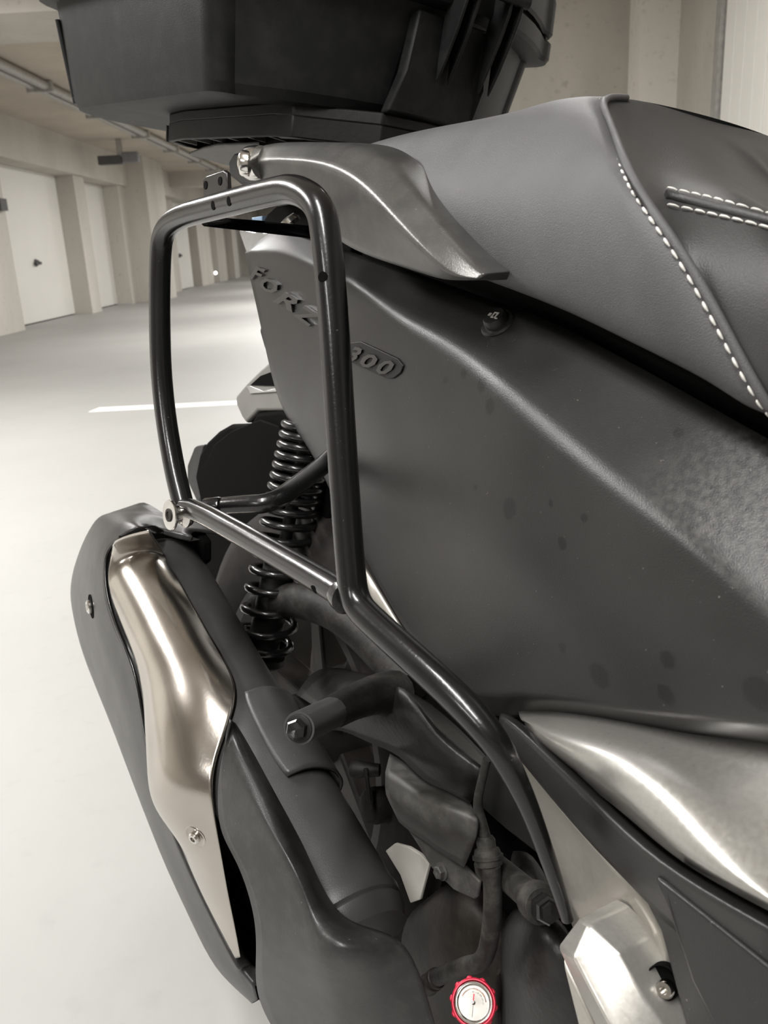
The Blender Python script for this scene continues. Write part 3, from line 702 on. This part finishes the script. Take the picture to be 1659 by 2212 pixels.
# --- bracket, pipe shield and engine area --------------------------------------------------------
cst = grid('muffler_bracket', [
    [(640,1500,.06),(690,1446,.06),(771,1449,.06),(850,1470,.07),(960,1545,.09),(1065,1650,.1)],
    [(690,1532,.115),(755,1510,.128),(820,1492,.135),(880,1492,.140),(943,1578,.140),(1042,1662,.140)],
    [(700,1555,.118),(748,1545,.130),(810,1545,.138),(875,1560,.142),(935,1625,.140),(1030,1698,.138)],
    [(700,1580,.100),(741,1580,.110),(800,1605,.115),(861,1634,.120),(916,1685,.120),(1015,1736,.120)]], M['cast'], S, sub=2, solid=.004, crow={1:.8})
tube('bracket_arm', [(715,1540,.203,.0128),(760,1518,.178,.0135),(812,1498,.150,.016),(850,1500,.125,.02)], .014, M['cast'], cst, 2)
pc = grid('pipe_heat_shield', [
    [(842,1628,.125),(880,1648,.130),(915,1690,.135),(960,1704,.138),(1018,1738,.140)],
    [(832,1668,.152),(872,1690,.155),(910,1720,.158),(960,1742,.160),(1030,1768,.160)],
    [(832,1715,.156),(876,1745,.160),(915,1770,.162),(960,1798,.163),(1027,1815,.160)],
    [(862,1776,.130),(890,1800,.132),(915,1815,.133),(945,1838,.134),(1002,1874,.134)]], M['shield'], S, sub=2, solid=.002, fitted=False, crow={1:.8, 2:.4})
plate('floor_gap_plate', [(832,1838,.088),(852,1822,.088),(882,1830,.088),(906,1845,.088),(926,1866,.088),(906,1944,.088),(886,1951,.088),(864,1890,.088)], .004, M['cream'], S, .001)  # added plate in place of bright floor seen through a gap
fl = plate('shield_flange', [(876,1786,.128),(900,1822,.128),(914,1845,.128),(932,1875,.128),(980,1923,.128),(1024,1943,.128),(1031,1938,.128),(1036,1905,.128),(1004,1872,.128),(945,1836,.128)], .003, M['shield'], pc, .0012)
hex_bolt('flange_screw', P(956,1882,.128), (0,-1,.1), .0052, .006, M['shield'], pc)
plate('inner_housing', [(757,1386,.06),(741,1432,.06),(700,1445,.06),(660,1500,.06),(760,1560,.06),(900,1640,.06),(1050,1760,.06),(1100,1650,.06),(1010,1540,.06),(900,1440,.06),(800,1365,.06),(770,1360,.06)], .03, M['castd'], S, .006, 3)
plate('crankcase', [(846,1762,.055),(842,1800,.05),(880,1818,.05),(925,1862,.05),(912,1935,.05),(890,1958,.05),(868,1990,.05),(840,2060,.05),(870,2260,.05),(1290,2260,.05),(1260,2050,.05),(1200,1900,.05),(1080,1720,.055),(1000,1680,.055)], .03, M['black'], S, .004)
eng = grid('engine_case', [
    [(930,1935,.07),(985,1905,.08),(1060,1935,.085),(1110,1990,.085)],
    [(880,1985,.08),(965,1960,.105),(1065,2000,.108),(1100,2060,.1)],
    [(868,2060,.085),(950,2060,.112),(1050,2080,.112),(1092,2110,.1)],
    [(890,2130,.085),(960,2130,.110),(1050,2140,.112),(1085,2160,.1)],
    [(880,2260,.08),(960,2260,.1),(1050,2260,.1),(1085,2260,.09)]], M['brown'], S, sub=2, solid=.01)
grid('engine_cover', [
    [(1112,1962,.10),(1150,1955,.112),(1200,1980,.118),(1240,2030,.118)],
    [(1080,2010,.10),(1130,2010,.128),(1195,2040,.134),(1255,2090,.122)],
    [(1072,2080,.10),(1125,2090,.132),(1195,2110,.136),(1275,2170,.125)],
    [(1080,2160,.10),(1130,2170,.130),(1200,2190,.134),(1290,2230,.125)],
    [(1085,2280,.10),(1130,2280,.12),(1200,2280,.128),(1310,2280,.12)]], M['cast'], S, sub=2, solid=.01)
plate('inner_fender', [(1046,1632,.142),(1100,1640,.142),(1150,1740,.142),(1210,1900,.142),(1200,1935,.142),(1157,1843,.142),(1092,1792,.142),(1030,1737,.142),(1032,1690,.142)], .012, M['dark'], S, .002)
grid('engine_hanger', [
    [(1108,1838,.09),(1150,1850,.10),(1195,1925,.10)],
    [(1102,1885,.11),(1140,1900,.122),(1180,1950,.122)],
    [(1122,1945,.10),(1150,1965,.105),(1180,1985,.1)]], M['castd'], S, sub=2, solid=.01)
plate('case_bracket', [(1070,2062,.108),(1082,2068,.108),(1083,2095,.108),(1074,2110,.108),(1058,2106,.108),(1056,2080,.108)], .006, M['brown'], S, .002)
r0, r1 = P(1068,1870,.122), P(1192,1974,.165)
rod = lathe('spacer_rod', r0, r1-r0, [(0,.0095),((r1-r0).length*.74,.0095),((r1-r0).length*.75,.0125),((r1-r0).length*.83,.0125),((r1-r0).length*.84,.011),((r1-r0).length*.87,.011)], M['rubber'], S, 22)
lathe('lock_nut', r0+(r1-r0)*.87, r1-r0, [(0,.0088),(.009,.0088),(.011,.0075),(.011,.0062),(.014,.006),(.0145,0)], M['gloss'], rod, 6, angle=20)
# breather cable and hose
tube('sensor_cable', [(1052,1640,.150,.0030),(1040,1690,.150,.0030),(1030,1735,.150,.0032),(1040,1780,.15,.0042),(1048,1812,.15,.0045)], .003, M['rubber'], S, 3)
cn = P(1048,1806,.150); cd_ = P(1058,1882,.152)-cn
con = lathe('cable_connector', cn, cd_, [(0,.0052),(.003,.0068),(.0075,.0066),(.0085,.0085),(.012,.0095),(.0125,.0108),(.0145,.0108),(.015,.0095),(.019,.0092),(.020,.007)], M['rubber'], S, 18)
plate('connector_clip', [(1030,1850,.152),(1044,1858,.152),(1040,1884,.152),(1046,1898,.152),(1040,1905,.152),(1026,1888,.152),(1022,1866,.152)], .006, M['rubber'], con, .001)
tube('oil_hose', [(1060,1868,.153,.0066),(1066,1930,.150,.0066),(1062,2010,.146,.0066),(1046,2080,.142,.0066),(1000,2086,.140,.0066),(935,2116,.138,.0066)], .0066, M['rubber'], S, 3)
hs = P(944,2112,.138); hd = P(898,2150,.136)-hs
lathe('hose_fitting', hs, hd, [(-.001,.006),(0,.0078),(.002,.0082),(.003,.0068),(.0045,.0082),(.0055,.0068),(.007,.0082),(.008,.0072),(.018,.0085),(.026,.007)], M['brown'], S, 20)
# bits of the far side between muffler and bracket
lathe('clamp_bolt', P(776,1662,.10), (-.6,-.6,-.1), [(-.02,.006),(-.006,.007),(.004,.009),(.008,.0075),(.01,0)], M['castd'], S, 12)
lathe('pipe_joint', P(810,1740,.08), (0,-1,.2), [(-.03,.016),(0,.018),(.008,.016),(.01,.008)], M['castd'], S, 16)
tube('brake_line', [(790,1660,.10,.0022),(798,1730,.1,.0022)], .0022, M['castd'], S, 1)
# oil thermometer with red knurled bezel
gc = P(1023,2166,.175); gn = (Vector(CL)-gc).normalized(); gn = (gn+Vector((.12,-.1,.16))).normalized()
gg = lathe('oil_thermometer', gc-gn*.018, gn, [(-.03,.006),(0,.008),(.002,.0125),(.013,.0138),(.017,.0150),(.0185,.0150),(.0195,.0142),(.0195,.0134),(.0140,.0131),(.0140,0)], M['red'], S, 48)
for k in range(10):
    a = 2*math.pi*k/10; gu = gn.orthogonal().normalized(); gw = gn.cross(gu)
    lathe('grip_lobe', gc-gn*.014+(gu*math.cos(a)+gw*math.sin(a))*.0138, gn, [(0,.0018),(.001,.0026),(.011,.0026),(.012,.0018)], M['red'], gg, 10)
lathe('dial_ring', gc-gn*.0012, gn, [(0,.0132),(.0022,.0130),(.0027,.0124),(.0020,.0117),(.0024,.0112),(.0020,.0104),(-.0008,.0102)], M['chrome'], gg, 40, cap=False)
lathe('dial_face', gc-gn*.0022, gn, [(0,.0102),(.0006,.0102),(.0007,0)], M['white'], gg, 40)
# dial frame axes as seen upright
gu = (Vector((0,0,1))-gn*gn.z).normalized(); gr = gu.cross(gn).normalized()
if gr.x < 0: gr = -gr
fz = gc-gn*.0014
def dbox(name, x0, x1, y0, y1, m):
    q = [fz+gr*x+gu*y for x, y in ((x0,y0),(x1,y0),(x1,y1),(x0,y1))]
    return plate(name, q, .0003, m, gg, bevel=0, raw=True, dirn=gn)
dbox('needle', -.0006, .0002, .001, .0052, M['red']); dbox('needle_tail', -.00035, 0, -.0085, -.001, M['grey'])
lathe('needle_hub', fz, gn, [(0,.0014),(.001,.0013),(.0013,.0006)], M['chrome'], gg, 14)
av, af = [], []
for k in range(25):
    a = math.radians(10+ k*150/24)
    for r in (.0078,.0087): av += [fz+(gr*math.cos(a)+gu*math.sin(a))*r, fz+gn*.0002+(gr*math.cos(a)+gu*math.sin(a))*r]
for k in range(24):
    i = k*4; af += [(i+1,i+3,i+7,i+5),(i,i+4,i+6,i+2),(i,i+1,i+5,i+4),(i+2,i+6,i+7,i+3)]
link_mesh('scale_arc', av, af, M['orange'], gg, smooth=False)
for k, a in enumerate((95,72,50,28,8)):
    a = math.radians(a); c = fz+(gr*math.cos(a)+gu*math.sin(a))*.0064; t = gr*-math.sin(a)+gu*math.cos(a); rr_ = gr*math.cos(a)+gu*math.sin(a)
    gv, gf = glyph_mesh('%d' % (k*20+40), .1)
    link_mesh('scale_figure', [c+t*(-(v.x-.5)*.0022)+rr_*((v.y-.5)*.0013)+gn*(v.z*.0002) for v in gv], gf, M['grey'], gg, smooth=False)

# --- lower right panels --------------------------------------------------------------------------------
grid('tail_inner_panel', [[(764,1196,.09),(800,1250,.1),(880,1380,.112),(985,1495,.122),(1040,1550,.128)],
                          [(770,1290,.09),(810,1345,.1),(870,1400,.112),(975,1510,.122),(1020,1570,.128)]], M['beige'], S, sub=0, solid=.003)
ssp = grid('silver_side_panel', [
    [(1112,1490,.130),(1200,1500,.140),(1360,1515,.150),(1520,1540,.160),(1760,1560,.165)],
    [(1122,1546,.160),(1262,1578,.182),(1418,1652,.199),(1570,1765,.207),(1760,1900,.212)],
    [(1130,1557,.164),(1213,1610,.191),(1352,1712,.2085),(1500,1845,.2205),(1760,2000,.228)],
    [(1135,1568,.162),(1178,1612,.180),(1330,1727,.198),(1482,1852,.210),(1720,1985,.220)],
    [(1135,1580,.145),(1175,1625,.160),(1325,1740,.178),(1478,1864,.190),(1720,1998,.2)]], M['silver2'], S, sub=3, solid=.002, crow={3:.8})
bm_ = grid('belt_moulding', [
    [(1082,1540,.160),(1140,1572,.172),(1318,1738,.188),(1478,1872,.200),(1720,2006,.210)],
    [(1078,1552,.166),(1132,1585,.180),(1306,1754,.197),(1468,1890,.208),(1720,2040,.218)],
    [(1078,1585,.164),(1150,1660,.178),(1300,1810,.192),(1440,1935,.202),(1720,2120,.212)],
    [(1086,1592,.158),(1182,1714,.172),(1290,1838,.182),(1390,1942,.190),(1720,2300,.2)]], M['cover'], S, sub=2, solid=.003, crow={1:.8})
plate('footboard_skirt', [(1412,1892,.206),(1446,1975,.206),(1472,2055,.205),(1492,2118,.204),(1560,2250,.203),(1740,2250,.21),(1740,2150,.214),(1659,2088,.212),(1520,1976,.209),(1440,1913,.207)], .02, M['cover'], S, .002, 3)
plate('lower_fairing', [(1390,1940,.188),(1412,1960,.19),(1470,1990,.196),(1560,2100,.198),(1600,2260,.198),(1495,2260,.19),(1474,2190,.19),(1450,2100,.19),(1426,2012,.19)], .02, M['cover'], S, .002)
k3 = grid('frame_cover', [
    [(1078,1586,.146),(1105,1660,.144),(1155,1780,.142),(1200,1900,.140),(1240,2010,.138),(1300,2140,.136),(1380,2270,.134)],
    [(1084,1588,.152),(1140,1680,.154),(1210,1795,.156),(1285,1905,.158),(1340,2005,.156),(1385,2120,.150),(1440,2270,.146)],
    [(1090,1590,.155),(1184,1712,.162),(1275,1815,.168),(1368,1915,.173),(1428,2008,.175),(1458,2108,.174),(1495,2260,.172)]], M['beige'], S, sub=2, solid=.003)
h, n = P(1432,2122,.181), Vector((.25,-.90,.30)).normalized()
rc = lathe('bolt_recess', h-n*.006, n, [(0,.0085),(.006,.0085),(.0066,.0078),(.002,.0072),(.002,0)], M['black'], S, 28)
socket_bolt('recess_bolt', P(1438,2136,.182)-n*.002, n, .0046, M['chrome'], S, .005)
kv = PL([(1205,2045,.196),(1250,1984,.194),(1272,1997,.198),(1238,2068,.212),(1298,2240,.206),(1330,2240,.216),(1336,2060,.196),(1388,2150,.194),(1450,2240,.192),(1270,2085,.214)])
kb = [p+Vector((0,.03,0)) for p in kv]
kf = [(0,1,2,3),(0,3,5,4),(3,2,6,7,8,5)]
rim_ = [0,1,2,6,7,8,5,4]
kf += [(rim_[i], rim_[(i+1)%8], rim_[(i+1)%8]+10, rim_[i]+10) for i in range(8)]
link_mesh('footrest_bracket', kv+kb, kf, M['silver'], S, bevel=.0016, seg=3)
plate('footrest_support', [(1212,2072,.185),(1300,2250,.185),(1256,2250,.185)], .02, M['beige'], S, .002)

def mirror(o, name):
    c = o.copy(); c.data = o.data.copy(); COL.objects.link(c); c.parent = o.parent; c.name = name
    n_ = len(c.data.vertices); co = np.empty(n_*3, np.float32); c.data.vertices.foreach_get('co', co); co = co.reshape(-1,3); co[:,1] *= -1
    c.data.vertices.foreach_set('co', co.ravel()); c.data.flip_normals(); c.data.update()
    return c
for o_, nm in ((cover,'side_cover'),(rail,'grab_rail'),(ssp,'silver_side_panel'),(bm_,'belt_moulding')): mirror(o_, nm)
cs = [[Vector((x, y, z)) for y, z in ((-.10,zb),(-.115,zb+.05),(-.115,zt),(.115,zt),(.115,zb+.05),(.10,zb))] for x, zb, zt in ((-.50,.50,.755),(-.3,.44,.74),(0,.40,.70),(.14,.40,.66))]
ring_cap('body_core', cs, M['black'], S, 0)
ring_cap('carrier_support', [[Vector((x, y, z)) for y, z in ((-.05,zb),(-.05,.912),(.05,.912),(.05,zb))] for x, zb in ((-.86,.885),(-.80,.868),(-.66,.868))], M['dark'], S, 0)

# ------------------------------------------------------------------ PANNIER RACK
R_ = thing('pannier_rack', 'glossy black tubular pannier rack bolted to the scooter flank beside the muffler', 'rack', P(1230,2005,.20))
mt = tube('main_tube', [(1226,1985,.190,.0036),(1200,1900,.200,.0042),(1150,1760,.215,.0052),(1108,1670,.225,.0066),(1070,1600,.232,.0080),(1000,1520,.238,.009),(905,1432,.244,.009),(800,1338,.249,.009),(768,1302,.25,.009),(757,1240,.25,.009),(738,960,.25,.009),(722,700,.25,.009),(706,520,.25,.009),(692,440,.25,.009),(640,406,.25,.009),(590,414,.25,.009),(480,443,.25,.009),(385,468,.25,.009),(352,500,.25,.009),(345,560,.25,.009),(345,740,.25,.009),(351,842,.25,.009),(362,930,.25,.009),(378,1020,.25,.009),(396,1092,.25,.009)], .009, M['gloss'], R_, 3, n=20)
ct = tube('cross_tube', [(392,1094,.25,.0082),(430,1104,.25,.0086),(560,1176,.25,.0088),(700,1257,.25,.0088),(742,1283,.25,.0088)], .0088, M['gloss'], R_, 1, n=20)
lathe('weld_collar', P(733,1280,.25), P(742,1284,.25)-P(700,1257,.25), [(0,.0090),(.004,.0102),(.009,.0108),(.010,.009)], M['gloss'], R_, 20)
kn0 = P(400,1110,.252); kax = Vector((.06,-1,.03))
kn = lathe('knob', kn0, kax, [(-.004,.010),(-.001,.0115),(.001,.0115),(.004,.0085),(.006,.0078),(.012,.0078),(.012,.0125),(.0136,.0128),(.0145,.0124),(.0145,.006),(.0142,0)], M['chrome'], R_, 32)
lathe('knob_bolt', kn0+kax.normalized()*.0142, kax, [(0,.0058),(.0012,.0055),(.0012,.0032),(.0004,.003),(.0004,0)], M['brown'], kn, 20)
tube('stay_tube', [(450,1096,.232,.0072),(520,1090,.215,.0078),(588,1088,.198,.0082),(640,1050,.165,.0085),(690,1012,.125,.0088),(720,985,.105,.0088)], .008, M['gloss'], R_, 2)
lathe('stay_sleeve', P(446,1097,.234), P(520,1090,.215)-P(450,1096,.232), [(0,.0084),(.014,.0084),(.016,.0074)], M['gloss'], R_, 18)
# upper tab with two holes, and the flat strap under the seat
tabp = [(437,388,.225),(445,380,.225),(482,367,.225),(489,372,.225),(492,425,.225),(440,440,.225)]
tab = plate('mounting_tab', tabp, .004, M['gloss'], R_, .001)
for x, y in ((444,400),(475,391)):
    lathe('tab_hole', P(x,y,.2252), RIGHT, [(-.0002,.0033),(.0003,.0033),(.0003,.0026),(.0001,0)], M['black'], tab, 16)
plate('mounting_strap', [(425,480,.243),(460,478,.238),(560,485,.18),(690,497,.128),(692,520,.128),(560,500,.18),(440,488,.24)], .006, M['gloss'], R_, .001, dirn=(.25,.8,.55))
T_MT, T_CT = bvh(mt), bvh(ct)
for x, y, tr in ((460,444,T_MT),(494,435,T_MT),(697,598,T_MT),(678,1274,T_CT)):
    h, n = hit(tr, x, y)
    if h is not None: lathe('bolt_hole', h-n*.0016, n, [(0,.0031),(.0017,.0031),(.00172,0)], M['black'], R_, 16)

# ------------------------------------------------------------------ TOP CASE
TB = Vector((-.722,0,.927)); TILT = math.radians(5); YAW = math.radians(4)
T = thing('top_case', 'large black plastic top case with front hinge, mounted behind the seat', 'case', TB)
def tc(u, lat, w):               # u back, lat right, w up in the slightly tilted and turned case
    p = Vector((-math.cos(TILT)*u+math.sin(TILT)*w, -lat, math.sin(TILT)*u+math.cos(TILT)*w))
    c, s_ = math.cos(YAW), math.sin(YAW)
    return TB+Vector((c*(p.x+.2)-s_*p.y-.2, s_*(p.x+.2)+c*p.y, p.z))
def rrect(u0, u1, hw, rf, rr, bow, w, n=6):
    pts = []
    def arc(cu, cl, r, a0, a1):
        for k in range(n+1):
            a = math.radians(a0+(a1-a0)*k/n); pts.append((cu+r*math.cos(a), cl+r*math.sin(a)))
    arc(u0+rf, hw-rf, rf, 90, 180); arc(u0+rf, -hw+rf, rf, 180, 270); arc(u1-rr, -hw+rr, rr, 270, 360); arc(u1-rr, hw-rr, rr, 0, 90)
    fa, fb = pts[n], pts[n+1]
    front = [(u0-bow*(1-(2*s_-1)**2), fa[1]+(fb[1]-fa[1])*s_) for s_ in [k/14 for k in range(1,14)]]
    pts = pts[:n+1]+front+pts[n+1:]
    return [tc(u, l, w+.05*max(0, u-.1)*min(1, max(0, (w-.04)/.07))) for u, l in pts]
def loft(name, secs, m, parent, caps=True, bevel=0, angle=28):
    nc = len(secs[0]); v = [p for q in secs for p in q]
    f = [(i*nc+j, i*nc+(j+1)%nc, (i+1)*nc+(j+1)%nc, (i+1)*nc+j) for i in range(len(secs)-1) for j in range(nc)]
    if caps: f += [tuple(range(nc-1,-1,-1)), tuple((len(secs)-1)*nc+k for k in range(nc))]
    return link_mesh(name, v, f, m, parent, bevel=bevel, angle=angle)
body = loft('case_body', [rrect(.11,0.445,.12,.02,.05,.04,.024), rrect(.085,0.485,.176,.022,.085,.062,.0215), rrect(.079,0.493,.184,.022,.085,.066,.0235), rrect(.074,0.497,.188,.022,.085,.068,.032),
        rrect(.058,0.517,.203,.024,.088,.07,.118), rrect(.057,0.519,.204,.024,.088,.07,.124)], M['casep'], T, angle=22)
lip = loft('body_rim', [rrect(.057,0.519,.204,.024,.088,.07,.118), rrect(.040,0.535,.219,.03,.09,.072,.120), rrect(.038,0.537,.221,.03,.09,.072,.124), rrect(.038,0.537,.221,.03,.09,.072,.139), rrect(.040,0.535,.219,.03,.09,.072,.141)], M['casep'], T)
loft('seal', [rrect(.043,0.532,.216,.03,.09,.072,.140), rrect(.043,0.532,.216,.03,.09,.072,.147)], M['black'], T)
lid = loft('lid', [rrect(.040,0.535,.219,.03,.09,.072,.146), rrect(.038,0.537,.221,.03,.09,.072,.149), rrect(.039,0.537,.221,.03,.09,.072,.18), rrect(.052,0.525,.211,.05,.1,.07,.26), rrect(.10,0.475,.17,.06,.1,.05,.32), rrect(.16,0.425,.1,.04,.05,.03,.335)], M['casep'], T)
# raised centre panel of the case front
cpv = [tc(-.020,.036,.112),tc(-.020,-.052,.112),tc(-.018,-.054,.06),tc(-.008,-.056,.024),tc(-.008,.052,.024),tc(-.018,.044,.06)]
plate('front_panel', cpv, .014, M['casep'], T, .003, 3, raw=True, dirn=(-1,0,0))
# hinge: barrel and fins
hg = sweep('hinge', [tc(-.050,.012,.136), tc(-.050,-.068,.136)], .006, M['casep'], T, 14)
def fin(lat, hi):
    pr = [(-.036,.160+hi),(-.046,.143),(-.052,.136),(-.050,.122),(-.042,.100),(-.030,.074),(-.020,.056),(-.020,.08),(-.022,.11),(-.03,.14)]
    plate('hinge_fin', [tc(u, lat, w) for u, w in pr], .0032, M['casep'], hg, .0008, raw=True, dirn=(0,1,0))
for lat, hi in ((.008,.01),(-.006,.012),(-.046,.010),(-.060,.008)): fin(lat, hi)
# ribs and grooves at the rear corner
for u, l0, l1, r in ((.500,.160,.172,.004),(.44,.1835,.2005,.0028)):
    sweep('corner_rib', [tc(u+.0012*k, l0+(l1-l0)*k/6., .036+.0135*k) for k in range(7)], r, M['casep'], body, 8)
# --- carrier plate under the case: top slab, rim wall, ribs between
OUT = [(.045,.098),(.055,.114),(.075,.122),(.26,.128),(.315,.118),(.345,.085),(.35,0),(.345,-.085),(.315,-.118),(.26,-.128),(.06,-.12),(.0,-.06),(-.005,0),(.0,.05)]
cp = plate('carrier_plate', [tc(u,l,.024) for u, l in OUT], .012, M['dark'], T, .002, 2, raw=True, dirn=(0,0,-1))
n = len(OUT); ctr = (.17,0)
vv = []
for u, l in OUT:
    iu, il = u+(ctr[0]-u)*.03, l+(ctr[1]-l)*.03
    vv += [tc(u,l,.014), tc(u,l,-.006), tc(iu,il,-.006), tc(iu,il,.014)]
ff = [(i*4+k, i*4+(k+1)%4, ((i+1)%n)*4+(k+1)%4, ((i+1)%n)*4+k) for i in range(n) for k in range(4)]
link_mesh('rim_wall', vv, ff, M['dark'], cp, bevel=.0012, angle=30)
iw = [tc(u+(.17-u)*.30, l*.70, w) for u, l in OUT for w in (.013,-.010)]
link_mesh('inner_wall', iw, [(2*i,2*i+1,(2*i+3)%(2*n),(2*i+2)%(2*n)) for i in range(n)], M['dark'], cp, smooth=False)
for k in range(7):
    u = .09+.04*k
    plate('rib', [tc(u,.122-.002*max(0,k-4)**2,.013),tc(u+.018,.085,.013),tc(u+.018,.085,-.005),tc(u,.122-.002*max(0,k-4)**2,-.005)], .0015, M['grey'], cp, 0, raw=True, dirn=(-1,0,0))
plate('carrier_bracket', [(408,334,.075),(440,322,.095),(470,315,.10),(560,312,.10),(560,352,.0),(492,358,.0)], .003, M['shield'], T, .001, dirn=(0,0,1))
plate('corner_block', [tc(.028,.06,.026),tc(.05,.100,.026),tc(.085,.118,.026),(tc(.085,.118,-.004)),tc(.05,.104,-.004),tc(.028,.064,-.004)], .02, M['dark'], T, .003, 3, raw=True, dirn=(-.6,.8,0))
